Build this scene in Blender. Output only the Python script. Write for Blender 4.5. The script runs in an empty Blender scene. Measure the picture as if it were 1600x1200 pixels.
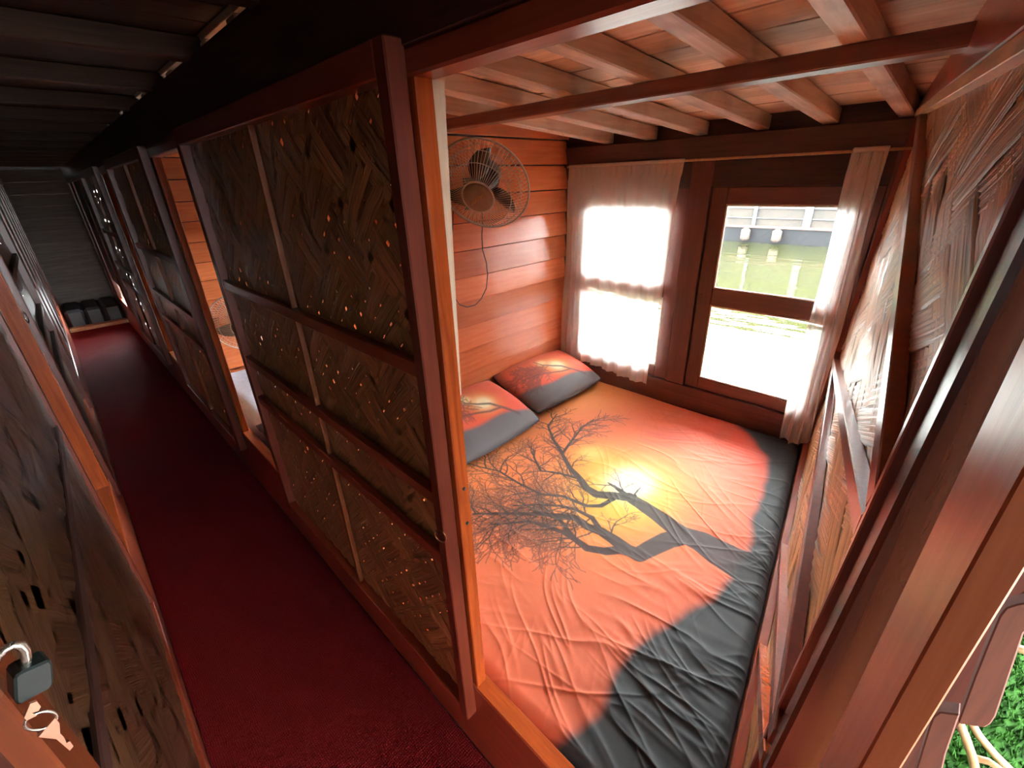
import bpy, bmesh, math, random
import numpy as np
from mathutils import Vector, Matrix

random.seed(7)
S = 1.3            # metres per survey unit; survey origin is the camera position
FZ = 1.26          # corridor floor lies this far under the camera (survey units)
scene = bpy.context.scene
C = scene.collection

# ------------------------------------------------------------------ camera
R = np.array([[0.70201596, -0.31849982, 0.63697053],
              [-0.71148364, -0.27465706, 0.64680331],
              [-0.03105829, -0.90726036, -0.41942105]])
def Wp(p): return Vector((p[0]*S, p[1]*S, (p[2]+FZ)*S))
cam_d = bpy.data.cameras.new('camera'); cam = bpy.data.objects.new('camera', cam_d); C.objects.link(cam)
cam_d.sensor_width = 36.0; cam_d.lens = 36.0*690/1600; cam_d.clip_start = 0.01; cam_d.clip_end = 500
m3 = Matrix([[R[i][0], -R[i][1], -R[i][2]] for i in range(3)])
cam.matrix_world = Matrix.Translation(Wp((0, 0, 0))) @ m3.to_4x4()
scene.camera = cam

# ------------------------------------------------------------------ world, sun, exposure
SKY = 34.0
wd = bpy.data.worlds.new('overcast_sky'); scene.world = wd; wd.use_nodes = True
bg = wd.node_tree.nodes['Background']; bg.inputs[0].default_value = (0.93, 0.975, 1.0, 1); bg.inputs[1].default_value = SKY
sun_d = bpy.data.lights.new('sun', 'SUN'); sun_d.energy = 4.0; sun_d.angle = math.radians(2); sun_d.color = (1, .95, .86)
sun = bpy.data.objects.new('sun', sun_d); C.objects.link(sun); sun.location = (0, 0, 8)
sun.rotation_euler = Vector((0.75, 0.30, -0.85)).to_track_quat('-Z', 'Y').to_euler()
vs = scene.view_settings
vs.view_transform = 'Standard'; vs.look = 'None'; vs.gamma = 1.0; vs.use_curve_mapping = False; vs.exposure = 1.02
scene.cycles.max_bounces = 10; scene.cycles.diffuse_bounces = 6; scene.cycles.transparent_max_bounces = 24

# ------------------------------------------------------------------ pixel -> survey point (for tracing shapes onto real surfaces)
def ray(px): return R @ np.array([px[0]-800.0, px[1]-600.0, 690.0])
def on(px, ax, val):
    d = ray(px); return d*(val/d[ax])

# ------------------------------------------------------------------ materials
def lin(c):
    return tuple(((v/255)/12.92 if v/255 <= .04045 else ((v/255+.055)/1.055)**2.4) for v in c) + (1,)
class NT:
    def __init__(s, name):
        s.m = bpy.data.materials.new(name); s.m.use_nodes = True; s.t = s.m.node_tree
        s.b = s.t.nodes['Principled BSDF']; s.out = s.t.nodes['Material Output']
    def n(s, k, **kw):
        x = s.t.nodes.new('ShaderNode'+k)
        for a, v in kw.items():
            if a.startswith('i_'):
                x.inputs[a[2:].replace('_', ' ')].default_value = v
            else: setattr(x, a, v)
        return x
    def l(s, a, b): s.t.links.new(a, b)
    def ramp(s, fac, stops):
        r = s.n('ValToRGB'); e = r.color_ramp.elements
        while len(e) < len(stops): e.new(.5)
        for q, (p, c) in zip(e, stops): q.position = p; q.color = c
        s.l(fac, r.inputs[0]); return r.outputs[0]
    def mul(s, a, b, f=1.0):
        x = s.n('MixRGB', blend_type='MULTIPLY'); x.inputs[0].default_value = f
        s.l(a, x.inputs[1]); s.l(b, x.inputs[2]); return x.outputs[0]
def bump(N, h, st, dist=.004):
    b = N.n('Bump'); b.inputs['Strength'].default_value = st; b.inputs['Distance'].default_value = dist
    N.l(h, b.inputs['Height']); N.l(b.outputs[0], N.b.inputs['Normal'])
def wood(name, c0, c1, axis='Y', rough=.35, coat=.3, scale=6.0, bst=.25, knots=False):
    """stretched-noise grain along a world axis, every board a little different"""
    N = NT(name)
    g = N.n('NewGeometry'); mp = N.n('Mapping'); N.l(g.outputs['Position'], mp.inputs[0])
    sc = {'X': (.8, 14, 14), 'Y': (14, .8, 14), 'Z': (14, 14, .8), 'N': (5, 5, 5)}[axis]
    mp.inputs['Scale'].default_value = sc
    oi = N.n('ObjectInfo')
    ad = N.n('VectorMath', operation='ADD'); cb = N.n('CombineXYZ')
    ml = N.n('Math', operation='MULTIPLY'); ml.inputs[1].default_value = 37.0; N.l(oi.outputs['Random'], ml.inputs[0])
    for i in range(3): N.l(ml.outputs[0], cb.inputs[i])
    N.l(mp.outputs[0], ad.inputs[0]); N.l(cb.outputs[0], ad.inputs[1])
    nz = N.n('TexNoise'); nz.inputs['Scale'].default_value = scale; nz.inputs['Detail'].default_value = 6; nz.inputs['Roughness'].default_value = .62
    nz.inputs['Distortion'].default_value = .6
    N.l(ad.outputs[0], nz.inputs['Vector'])
    col = N.ramp(nz.outputs['Fac'], [(.3, c0), (.68, c1)])
    v = N.n('MapRange'); v.inputs['To Min'].default_value = .78; v.inputs['To Max'].default_value = 1.15
    N.l(oi.outputs['Random'], v.inputs['Value'])
    col = N.mul(col, v.outputs[0])
    if knots:
        big = N.n('TexNoise'); big.inputs['Scale'].default_value = 3.0; big.inputs['Detail'].default_value = 4
        N.l(g.outputs['Position'], big.inputs['Vector'])
        k = N.ramp(big.outputs['Fac'], [(.34, (.62, .5, .45, 1)), (.5, (1, 1, 1, 1)), (.7, (1.0, .98, .94, 1))])
        col = N.mul(col, k)
    N.l(col, N.b.inputs['Base Color'])
    N.b.inputs['Roughness'].default_value = rough
    N.b.inputs['Coat Weight'].default_value = coat; N.b.inputs['Coat Roughness'].default_value = rough*.6
    bump(N, nz.outputs['Fac'], bst, .003)
    return N.m
def plain(name, c, rough=.5, metal=0.0, coat=0.0):
    N = NT(name); g = N.n('NewGeometry'); nz = N.n('TexNoise'); nz.inputs['Scale'].default_value = 40
    N.l(g.outputs['Position'], nz.inputs['Vector'])
    col = N.ramp(nz.outputs['Fac'], [(.3, tuple(x*.85 for x in c[:3])+(1,)), (.7, c)])
    N.l(col, N.b.inputs['Base Color']); N.b.inputs['Roughness'].default_value = rough
    N.b.inputs['Metallic'].default_value = metal; N.b.inputs['Coat Weight'].default_value = coat
    return N.m
M = {}
OR0, OR1 = lin((150, 62, 24)), lin((196, 92, 38))
M['orange_x'] = wood('orange_varnish_board', lin((196, 104, 60)), lin((214, 124, 78)), 'X', .24, .5, 4, .12)
M['orange_z'] = wood('orange_varnish_post', OR0, OR1, 'Z', .26, .5, 5, .12)
M['orange_y'] = wood('orange_varnish_sill', OR0, OR1, 'Y', .3, .4, 5, .12)
M['red_x'] = wood('red_brown_paint_x', lin((128, 54, 34)), lin((152, 70, 44)), 'X', .3, .35, 5, .15)
M['red_y'] = wood('red_brown_paint_y', lin((128, 54, 34)), lin((152, 70, 44)), 'Y', .3, .35, 5, .15)
M['red_z'] = wood('red_brown_paint_z', lin((112, 46, 28)), lin((136, 60, 38)), 'Z', .3, .35, 5, .15)
M['dark_y'] = wood('dark_brown_timber_y', lin((48, 24, 18)), lin((72, 38, 28)), 'Y', .5, .1, 5, .2)
M['dark_z'] = wood('dark_brown_timber_z', lin((48, 24, 18)), lin((72, 38, 28)), 'Z', .4, .2, 5, .2)
M['win_y'] = wood('maroon_window_paint_y', lin((94, 54, 46)), lin((116, 70, 60)), 'Y', .35, .25, 5, .15)
M['win_z'] = wood('maroon_window_paint_z', lin((94, 54, 46)), lin((116, 70, 60)), 'Z', .35, .25, 5, .15)
M['win_d'] = wood('dark_window_beam', lin((70, 42, 36)), lin((92, 58, 50)), 'Y', .4, .2, 5, .15)
M['plank'] = wood('bare_ceiling_plank', lin((218, 182, 152)), lin((242, 220, 196)), 'Y', .6, .05, 4, .35, knots=True)
M['rafter'] = wood('bare_rafter', lin((204, 174, 152)), lin((234, 212, 194)), 'X', .55, .1, 4, .4, knots=True)
M['beam'] = wood('purlin_beam', lin((104, 66, 56)), lin((136, 94, 80)), 'Y', .32, .4, 4, .3)
M['pale'] = wood('pale_batten', lin((196, 170, 140)), lin((226, 206, 178)), 'Z', .5, .1, 4, .2)
M['pale_x'] = wood('pale_batten_x', lin((170, 128, 88)), lin((206, 164, 118)), 'X', .5, .1, 4, .2)
M['end_plank'] = wood('grey_end_plank', lin((98, 84, 72)), lin((136, 120, 104)), 'X', .5, .1, 4, .3)
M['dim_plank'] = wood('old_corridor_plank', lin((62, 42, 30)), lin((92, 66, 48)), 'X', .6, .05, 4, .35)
M['roof'] = plain('roof_board', lin((90, 62, 44)), .8)
M['grey_metal'] = plain('steel_wire', lin((212, 204, 198)), .4, .1)
M['black_plastic'] = plain('black_plastic', lin((34, 30, 30)), .35)
M['blade'] = plain('smoky_blade', lin((70, 62, 60)), .2, 0, .5)
M['hub'] = plain('grey_hub_plastic', lin((132, 116, 104)), .4)
M['logo'] = plain('orange_print', lin((214, 140, 40)), .4)
M['cord'] = plain('dark_cord', lin((46, 26, 20)), .5)
M['cane'] = wood('pale_cane', lin((112, 86, 54)), lin((138, 112, 78)), 'N', .4, .2, 4, .1)
M['lockbody'] = plain('blackened_lock_body', lin((44, 52, 50)), .35, .3)
M['steel'] = plain('bright_steel', lin((206, 200, 186)), .25, .9)
M['brass'] = plain('key_metal', lin((226, 182, 150)), .3, .8)
M['white_cloth'] = plain('grey_white_linen', lin((176, 176, 190)), .8)
M['black_cloth'] = plain('black_vinyl', lin((40, 44, 46)), .35)
M['hull'] = plain('dark_hull', lin((14, 16, 20)), .6)
M['white_paint'] = plain('white_paint', lin((40, 44, 50)), .5)

def weave_mat(name, c0, c1, rough, coat):
    N = NT(name)
    uv = N.n('UVMap'); uv.uv_map = 'UVMap'
    mp = N.n('Mapping'); mp.inputs['Scale'].default_value = (26, 1.0, 1); N.l(uv.outputs[0], mp.inputs[0])
    oi = N.n('ObjectInfo'); ad = N.n('VectorMath', operation='ADD'); N.l(mp.outputs[0], ad.inputs[0])
    cb = N.n('CombineXYZ'); ml = N.n('Math', operation='MULTIPLY'); ml.inputs[1].default_value = 91
    N.l(oi.outputs['Random'], ml.inputs[0])
    for i in range(3): N.l(ml.outputs[0], cb.inputs[i])
    N.l(cb.outputs[0], ad.inputs[1])
    nz = N.n('TexNoise'); nz.inputs['Scale'].default_value = .55; nz.inputs['Detail'].default_value = 3
    N.l(ad.outputs[0], nz.inputs['Vector'])
    col = N.ramp(nz.outputs['Fac'], [(.28, c0), (.5, c1), (.75, tuple(min(1, x*1.25) for x in c1[:3])+(1,))])
    v = N.n('MapRange'); v.inputs['To Min'].default_value = .7; v.inputs['To Max'].default_value = 1.2
    N.l(oi.outputs['Random'], v.inputs['Value'])
    col = N.mul(col, v.outputs[0])
    sx = N.n('SeparateXYZ'); N.l(uv.outputs[0], sx.inputs[0])      # shade between strips painted into both edges of every strip
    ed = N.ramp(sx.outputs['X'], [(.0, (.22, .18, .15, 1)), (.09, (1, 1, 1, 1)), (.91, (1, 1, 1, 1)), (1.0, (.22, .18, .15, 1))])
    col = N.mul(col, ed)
    N.l(col, N.b.inputs['Base Color']); N.b.inputs['Roughness'].default_value = rough
    N.b.inputs['Coat Weight'].default_value = coat; N.b.inputs['Coat Roughness'].default_value = .3
    bump(N, nz.outputs['Fac'], .9, .004)
    return N.m
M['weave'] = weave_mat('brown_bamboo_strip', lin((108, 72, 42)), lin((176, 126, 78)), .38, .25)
M['weave_dark'] = weave_mat('shaded_bamboo_strip', lin((44, 27, 16)), lin((80, 52, 31)), .34, .3)  # darker copy of the weave, dimness of the left side put into its colour
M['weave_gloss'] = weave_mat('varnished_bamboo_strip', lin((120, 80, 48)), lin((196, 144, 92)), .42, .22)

def carpet_mat():
    N = NT('dark_red_ribbed_carpet')
    g = N.n('NewGeometry'); mp = N.n('Mapping'); mp.inputs['Scale'].default_value = (1, 1, 1); N.l(g.outputs['Position'], mp.inputs[0])
    nz = N.n('TexNoise'); nz.inputs['Scale'].default_value = 30; N.l(mp.outputs[0], nz.inputs['Vector'])
    ad = N.n('MixRGB'); ad.inputs[0].default_value = .012; N.l(mp.outputs[0], ad.inputs[1]); N.l(nz.outputs['Color'], ad.inputs[2])
    wv = N.n('TexWave', wave_type='BANDS', bands_direction='Y'); wv.inputs['Scale'].default_value = 42; wv.inputs['Distortion'].default_value = 1.2
    wv.inputs['Detail'].default_value = 1; wv.inputs['Detail Scale'].default_value = 6
    wx = N.n('TexWave', wave_type='BANDS', bands_direction='X'); wx.inputs['Scale'].default_value = 55; wx.inputs['Distortion'].default_value = 1
    N.l(ad.outputs[0], wv.inputs['Vector']); N.l(ad.outputs[0], wx.inputs['Vector'])
    mx = N.n('Math', operation='MULTIPLY'); N.l(wv.outputs['Fac'], mx.inputs[0]); N.l(wx.outputs['Fac'], mx.inputs[1])
    col = N.ramp(mx.outputs[0], [(.0, lin((96, 3, 8))), (.7, lin((142, 7, 14)))])
    N.l(col, N.b.inputs['Base Color']); N.b.inputs['Roughness'].default_value = .8
    N.b.inputs['Specular IOR Level'].default_value = .15
    bump(N, mx.outputs[0], .8, .006); return N.m
M['carpet'] = carpet_mat()

def cloth_attr(name, rough=.75):
    N = NT(name); a = N.n('Attribute'); a.attribute_name = 'print'
    g = N.n('NewGeometry'); nz = N.n('TexNoise'); nz.inputs['Scale'].default_value = 900; N.l(g.outputs['Position'], nz.inputs['Vector'])
    N.l(a.outputs['Color'], N.b.inputs['Base Color']); N.b.inputs['Roughness'].default_value = rough
    N.b.inputs['Sheen Weight'].default_value = .12
    bump(N, nz.outputs['Fac'], .08, .001); return N.m
M['print'] = cloth_attr('sunset_print_cotton')

def sheer():
    N = NT('sheer_white_curtain'); t = N.t; t.nodes.remove(N.b)
    d = N.n('BsdfDiffuse'); d.inputs[0].default_value = (.93, .89, .86, 1)
    tr = N.n('BsdfTranslucent'); tr.inputs[0].default_value = (.85, .80, .76, 1)
    tp = N.n('BsdfTransparent'); tp.inputs[0].default_value = (.95, .93, .9, 1)
    a = N.n('MixShader'); a.inputs[0].default_value = .4; N.l(d.outputs[0], a.inputs[1]); N.l(tr.outputs[0], a.inputs[2])
    b = N.n('MixShader'); N.l(a.outputs[0], b.inputs[1]); N.l(tp.outputs[0], b.inputs[2])
    g = N.n('NewGeometry'); nz = N.n('TexNoise'); nz.inputs['Scale'].default_value = 25; N.l(g.outputs['Position'], nz.inputs['Vector'])
    r = N.n('MapRange'); r.inputs['To Min'].default_value = .12; r.inputs['To Max'].default_value = .24
    N.l(nz.outputs['Fac'], r.inputs['Value']); N.l(r.outputs[0], b.inputs[0])
    N.l(b.outputs[0], N.out.inputs[0]); return N.m
M['sheer'] = sheer()
def pane_mat():
    N = NT('window_glass'); N.t.nodes.remove(N.b)
    tp = N.n('BsdfTransparent'); tp.inputs[0].default_value = (.97, .98, .97, 1)
    gl = N.n('BsdfGlossy'); gl.inputs['Roughness'].default_value = .02
    f = N.n('Fresnel'); f.inputs[0].default_value = 1.45
    b = N.n('MixShader'); N.l(f.outputs[0], b.inputs[0]); N.l(tp.outputs[0], b.inputs[1]); N.l(gl.outputs[0], b.inputs[2])
    N.l(b.outputs[0], N.out.inputs[0]); return N.m
M['glass'] = pane_mat()
def water_mat():
    N = NT('green_canal_water')
    g = N.n('NewGeometry'); mp = N.n('Mapping'); mp.inputs['Scale'].default_value = (1.6, .5, 1); N.l(g.outputs['Position'], mp.inputs[0])
    n1 = N.n('TexNoise'); n1.inputs['Scale'].default_value = .8; n1.inputs['Detail'].default_value = 3; n1.inputs['Distortion'].default_value = .5
    N.l(mp.outputs[0], n1.inputs['Vector'])
    N.b.inputs['Base Color'].default_value = lin((30, 32, 14)); N.b.inputs['Roughness'].default_value = .04
    N.b.inputs['IOR'].default_value = 1.33
    bump(N, n1.outputs['Fac'], .35, .12); return N.m
M['water'] = water_mat()
def matting():
    N = NT('woven_boat_matting'); g = N.n('NewGeometry')
    ck = N.n('TexNoise'); ck.inputs['Scale'].default_value = 3; ck.inputs['Detail'].default_value = 4; N.l(g.outputs['Position'], ck.inputs['Vector'])
    col = N.ramp(ck.outputs['Fac'], [(.3, lin((15, 11, 6))), (.7, lin((32, 24, 14)))])
    N.l(col, N.b.inputs['Base Color']); N.b.inputs['Roughness'].default_value = .8; return N.m
M['matting'] = matting()
def turf_mat():
    N = NT('plastic_grass'); oi = N.n('NewGeometry'); nz = N.n('TexNoise'); nz.inputs['Scale'].default_value = 25
    N.l(oi.outputs['Position'], nz.inputs['Vector'])
    col = N.ramp(nz.outputs['Fac'], [(.3, lin((20, 46, 12))), (.7, lin((42, 80, 26)))])
    N.l(col, N.b.inputs['Base Color']); N.b.inputs['Roughness'].default_value = .9; N.b.inputs['Specular IOR Level'].default_value = .1; return N.m
M['turf'] = turf_mat()

# ------------------------------------------------------------------ mesh helpers (all input in survey units)
class MB:
    def __init__(s): s.v = []; s.f = []; s.uv = None; s.smooth = False
    def box(s, x0, x1, y0, y1, z0, z1):
        s.hexa([(x0, y0, z0), (x1, y0, z0), (x1, y1, z0), (x0, y1, z0), (x0, y0, z1), (x1, y0, z1), (x1, y1, z1), (x0, y1, z1)]); return s
    def hexa(s, c):
        b = len(s.v); s.v += [tuple(p) for p in c]
        s.f += [tuple(b+i for i in q) for q in ((0, 3, 2, 1), (4, 5, 6, 7), (0, 1, 5, 4), (1, 2, 6, 5), (2, 3, 7, 6), (3, 0, 4, 7))]; return s
    def bar(s, p0, p1, w, t, up=(0, 0, 1)):
        """square bar from p0 to p1; w across, t along up"""
        p0, p1 = Vector(p0), Vector(p1); d = (p1-p0).normalized(); u = Vector(up); u = (u-d*u.dot(d)).normalized(); a = d.cross(u)
        c = []
        for p in (p0, p1):
            c += [p-a*w/2-u*t/2, p+a*w/2-u*t/2, p+a*w/2+u*t/2, p-a*w/2+u*t/2]
        return s.hexa(c)
    def tube(s, pts, r, n=6, closed=False, cap=True):
        pts = [Vector(p) for p in pts]; N = len(pts); rings = []
        ref = Vector((0, 0, 1))
        prev = None
        for i, p in enumerate(pts):
            if closed: d = (pts[(i+1) % N]-pts[i-1])
            else: d = pts[min(i+1, N-1)]-pts[max(i-1, 0)]
            d.normalize()
            u = prev if prev else (ref if abs(d.z) < .9 else Vector((1, 0, 0)))
            u = (u-d*u.dot(d)).normalized(); prev = u; a = d.cross(u)
            rr = r[i] if isinstance(r, (list, tuple)) else r
            b = len(s.v); rings.append(b)
            s.v += [tuple(p+(u*math.cos(2*math.pi*k/n)+a*math.sin(2*math.pi*k/n))*rr) for k in range(n)]
        for i in range(N if closed else N-1):
            a, b = rings[i], rings[(i+1) % N]
            for k in range(n): s.f.append((a+k, a+(k+1) % n, b+(k+1) % n, b+k))
        if cap and not closed:
            s.f.append(tuple(rings[0]+k for k in reversed(range(n)))); s.f.append(tuple(rings[-1]+k for k in range(n)))
        s.smooth = True; return s
    def prism(s, poly, d):
        """polygon (3-D points) extruded by vector d"""
        n = len(poly); b = len(s.v); d = Vector(d)
        s.v += [tuple(p) for p in poly]+[tuple(Vector(p)+d) for p in poly]
        s.f += [tuple(b+k for k in range(n)), tuple(b+n+k for k in reversed(range(n)))]
        s.f += [(b+(k+1) % n, b+k, b+n+k, b+n+(k+1) % n) for k in range(n)]; return s
    def lathe(s, prof, c, ax, n=24):
        """profile [(radius, height)] around axis ax through c"""
        c = Vector(c); ax = Vector(ax).normalized(); u = ax.orthogonal().normalized(); w = ax.cross(u); rings = []
        for r, h in prof:
            b = len(s.v); rings.append(b)
            s.v += [tuple(c+ax*h+(u*math.cos(2*math.pi*k/n)+w*math.sin(2*math.pi*k/n))*r) for k in range(n)]
        for a, b in zip(rings, rings[1:]):
            for k in range(n): s.f.append((a+k, a+(k+1) % n, b+(k+1) % n, b+k))
        s.f.append(tuple(rings[0]+k for k in reversed(range(n)))); s.f.append(tuple(rings[-1]+k for k in range(n)))
        s.smooth = True; return s
def put(name, mb, mat, parent=None, bev=0.0, smooth=None):
    me = bpy.data.meshes.new(name)
    me.from_pydata([Wp(p) for p in mb.v], [], mb.f)
    if mb.uv:
        ul = me.uv_layers.new(name='UVMap')
        for i, l in enumerate(me.loops): ul.data[i].uv = mb.uv[l.vertex_index]
    bm = bmesh.new(); bm.from_mesh(me)
    if not mb.uv: bmesh.ops.recalc_face_normals(bm, faces=bm.faces)
    if bev: bmesh.ops.bevel(bm, geom=list(bm.edges), offset=bev*S, segments=1, affect='EDGES', profile=.5)
    bm.to_mesh(me); bm.free()
    sm = mb.smooth if smooth is None else smooth
    if sm: me.polygons.foreach_set('use_smooth', [True]*len(me.polygons))
    me.materials.append(M[mat] if isinstance(mat, str) else mat)
    o = bpy.data.objects.new(name, me); C.objects.link(o)
    if parent: o.parent = parent; o.matrix_parent_inverse = parent.matrix_basis.inverted()
    return o
def empty(name, loc=(0, 0, -FZ)):
    o = bpy.data.objects.new(name, None); C.objects.link(o); o.location = Wp(loc); o.empty_display_size = .05
    return o
def tag(o, label=None, cat=None, group=None, kind=None):
    if label: o['label'] = label
    if cat: o['category'] = cat
    if group: o['group'] = group
    if kind: o['kind'] = kind
    return o
def struct(o, label, cat): return tag(o, label, cat, kind='structure')
def box(name, x0, x1, y0, y1, z0, z1, mat, parent=None, bev=.002):
    return put(name, MB().box(x0, x1, y0, y1, z0, z1), mat, parent, bev)
def copy_tree(o, parent, off):
    c = o.copy(); C.objects.link(c)
    if parent: c.parent = parent
    else: c.location = o.location+Vector(off)*S
    for ch in list(o.children): copy_tree(ch, c, off)
    return c

# ================================================================== STRUCTURE
XC, XL, XW = .345, -.125, 1.90       # corridor wall right, corridor wall left, window wall
YB = (1.5, 3.1, 4.7)                 # cabin partitions
YEND = 6.9
def zr(x): return .27-.07*x if x > 0 else .27+.02*x   # underside of rafters
# front bulkhead plane (slightly skewed and leaning, like the boat's bow): y of its batten faces
BA, BB, BC = -.0805, .15625, -.03683
def yb(x, z, n=0.0): return BA+BB*x+BC*z+n

fl = box('floor', -.14, .37, -1.6, YEND, -1.31, -1.262, 'dark_y', None, 0)
struct(fl, 'dark floor boards under the corridor carpet', 'floor')
fp = put('floor', MB().box(.37, XW+.02, .0, YB[2], -1.2, -1.13), 'dark_y'); struct(fp, 'raised plank sleeping platform under the mattresses', 'floor')
sd = box('floor', -2.0, -.19, -1.6, YEND, -1.3, -1.2, 'dark_y', None, 0); struct(sd, 'dark floor of the cabins beyond the left doors', 'floor')
# carpet
cp = put('carpet_runner', MB().box(XL+.002, XC-.003, -1.5, 6.15, -1.262, -1.255), 'carpet', None, 0)
tag(cp, 'dark red ribbed carpet runner along the narrow corridor', 'carpet')

# ---- ceiling: planks along the boat, rafters across
ceb = MB()
for xa, za, xb, zb in ((-2.0, .345, .36, .345), (.3601, .345, 2.3, zr(2.3)+.09)):
    ceb.hexa([(xa, -2.2, za), (xb, -2.2, zb), (xb, YEND, zb), (xa, YEND, za), (xa, -2.2, za+.015), (xb, -2.2, zb+.015), (xb, YEND, zb+.015), (xa, YEND, za+.015)])
ce = put('ceiling', ceb, 'roof')
struct(ce, 'low plank ceiling on rafters over cabins and corridor', 'ceiling')
RH = .045
xs = XC+.02; k = 0
while xs < 2.0:
    wdt = random.uniform(.085, .125); x1 = min(xs+wdt, 2.05)
    ys = [-.25, random.uniform(.6, 1.0), 1.5, 3.1, YB[2]]
    for y0, y1 in zip(ys, ys[1:]):
        za, zb = zr(xs)+RH+.001, zr(x1)+RH+.001; g = .003
        dz = random.uniform(0, .003)
        put('plank', MB().hexa([(xs+g, y0+.001, za+dz), (x1-g, y0+.001, zb+dz), (x1-g, y1-.001, zb+dz), (xs+g, y1-.001, za+dz),
                                (xs+g, y0+.001, za+.014), (x1-g, y0+.001, zb+.014), (x1-g, y1-.001, zb+.014), (xs+g, y1-.001, za+.014)]), 'plank', ce, .0012)
    xs = x1
for y in (.04, .235, .43, .635, .855, 1.07, 1.28):
    for y in (y, y+1.6):
        w = random.uniform(.02, .026); x0, x1 = XC+.021, 2.02; dy = random.uniform(-.012, .012)
        put('rafter', MB().hexa([(x0, y-w+dy, zr(x0)), (x1, y-w, zr(x1)), (x1, y+w, zr(x1)), (x0, y+w+dy, zr(x0)),
                                 (x0, y-w+dy, zr(x0)+RH), (x1, y-w, zr(x1)+RH), (x1, y+w, zr(x1)+RH), (x0, y+w+dy, zr(x0)+RH)]), 'rafter', ce, .003)
# corridor ceiling: boards across, darker
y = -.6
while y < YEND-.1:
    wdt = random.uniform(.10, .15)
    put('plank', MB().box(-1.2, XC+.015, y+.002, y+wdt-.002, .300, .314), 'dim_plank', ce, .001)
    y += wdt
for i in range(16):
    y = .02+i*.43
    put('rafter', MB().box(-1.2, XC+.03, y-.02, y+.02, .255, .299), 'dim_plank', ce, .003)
# middle purlin beam
bm_ = box('trim_1', 1.075, 1.13, .06, YB[2], .162, zr(1.1)+.001, 'beam', None, .003)
struct(bm_, 'dark red purlin beam running under the cabin rafters', 'beam')

# ---- corridor side, right: lintel, header, sill, posts
hd = box('wall_right', XC-.004, XC+.02, -.5, YEND, .137, .262, 'dark_y', None, .001); struct(hd, 'dark header board above the sliding doors', 'wall')
li = box('trim_2', XC, XC+.036, -.13, YEND, .109, .137, 'red_y', None, .003); struct(li, 'red painted lintel rail over the cabin openings', 'lintel')
sl = box('trim_4', XC, XC+.036, -.12, YEND, -1.26, -1.0, 'red_y', None, .003); struct(sl, 'brown sill board between carpet and mattress', 'sill')
st = box('sill_cap', XC+.001, XC+.034, -.12, YEND, -1.0005, -.996, 'orange_y', sl, .001)
for i, y in enumerate((.492, 2.09, 3.69)):
    p = box('trim_%d' % (5+i), XC+.003, XC+.028, y-.001, y+.07, -.997, .11, 'orange_z', None, .002)
    struct(p, ('orange varnished door post at the open cabin', 'orange varnished door post further down the corridor', 'dim door post near the corridor end')[i], 'post')
    if i == 0:
        for z in (-.47, -.545):
            put('bolt_hole', MB().lathe([(.0035, 0), (.0035, .002)], (XC+.0165, y-.0025, z), (0, 1, 0), 10), 'black_plastic', p)
pw = put('trim_8', MB().hexa([(XC+.029, .494, -.30), (XC+.0305, .494, -.30), (XC+.0305, .50, -.30), (XC+.029, .50, -.30),
                                  (XC+.029, .494, .1085), (XC+.046, .494, .1085), (XC+.046, .50, .1085), (XC+.029, .50, .1085)]), 'pale')
tag(pw, 'pale tapering wood strip fixed beside the orange door post', 'trim', kind='structure')

# ---- woven bamboo panels
def weave(parent, O, U, V, Nn, a, b, pitch, mat, thick=.0022, seed=1, fill=.93, jit=.06, ribs=0, rib_h=.0008):
    """twill of diagonal strips over the rectangle O + s*U + t*V, 0<s<a, 0<t<b; each strip one part"""
    rnd = random.Random(seed); O, U, V, Nn = map(Vector, (O, U, V, Nn)); q = math.sqrt(.5)
    cross = ((-1, -.0008), (-.5, .0004), (.5, .0004), (1, -.0008))
    if ribs: cross = [(-1+2*i/(2*ribs), (-rib_h if i % 2 == 0 else rib_h)-(.0012 if i in (0, 2*ribs) else 0)) for i in range(2*ribs+1)]
    nc = len(cross)
    for fam in (0, 1):
        D = (q, q) if fam == 0 else (q, -q); P = (-q, q) if fam == 0 else (q, q)
        cs = [x*P[0]+y*P[1] for x in (0, a) for y in (0, b)]
        k0, k1 = math.floor(min(cs)/pitch), math.ceil(max(cs)/pitch)
        for k in range(k0, k1+1):
            c = (k+.5)*pitch
            # clip the centre line to the rectangle
            lo, hi = -9, 9
            for dim, lim in ((0, a), (1, b)):
                base = P[dim]*c
                t0, t1 = sorted(((0-base)/D[dim], (lim-base)/D[dim])); lo, hi = max(lo, t0), min(hi, t1)
            if hi-lo < pitch*.8: continue
            i0, i1 = math.ceil(lo/pitch-.5), math.floor(hi/pitch-.5)
            ts = [lo]+[(i+.5)*pitch for i in range(i0, i1+1)]+[hi]; idx = [i0-1]+list(range(i0, i1+1))+[i1+1]
            if len(ts) < 2: continue
            hw = pitch*.5*(fill+rnd.uniform(-jit, jit)); sh = rnd.uniform(-.05, .05)*pitch
            mb = MB(); mb.uv = []
            for t, j in zip(ts, idx):
                # family 0 strip k crosses family 1 strip at index j; floats of three
                ii, jj = (k, j) if fam == 0 else (j, k)
                over = ((ii+jj) % 6) < 3
                n = (1 if over == (fam == 0) else -1)*thick
                for e, lift in cross:
                    off = c+sh+e*hw*(1+rnd.uniform(-.02, .02))
                    x = D[0]*t+P[0]*off; y = D[1]*t+P[1]*off
                    x = min(max(x, 0), a); y = min(max(y, 0), b)
                    mb.v.append(tuple(O+U*x+V*y+Nn*(n+lift))); mb.uv.append((e*.5+.5, t/pitch*.35))
            for r in range(len(ts)-1):
                for e in range(nc-1): mb.f.append((r*nc+e, r*nc+e+1, r*nc+nc+e+1, r*nc+nc+e))
            put('strip', mb, mat, parent, smooth=True)

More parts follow.
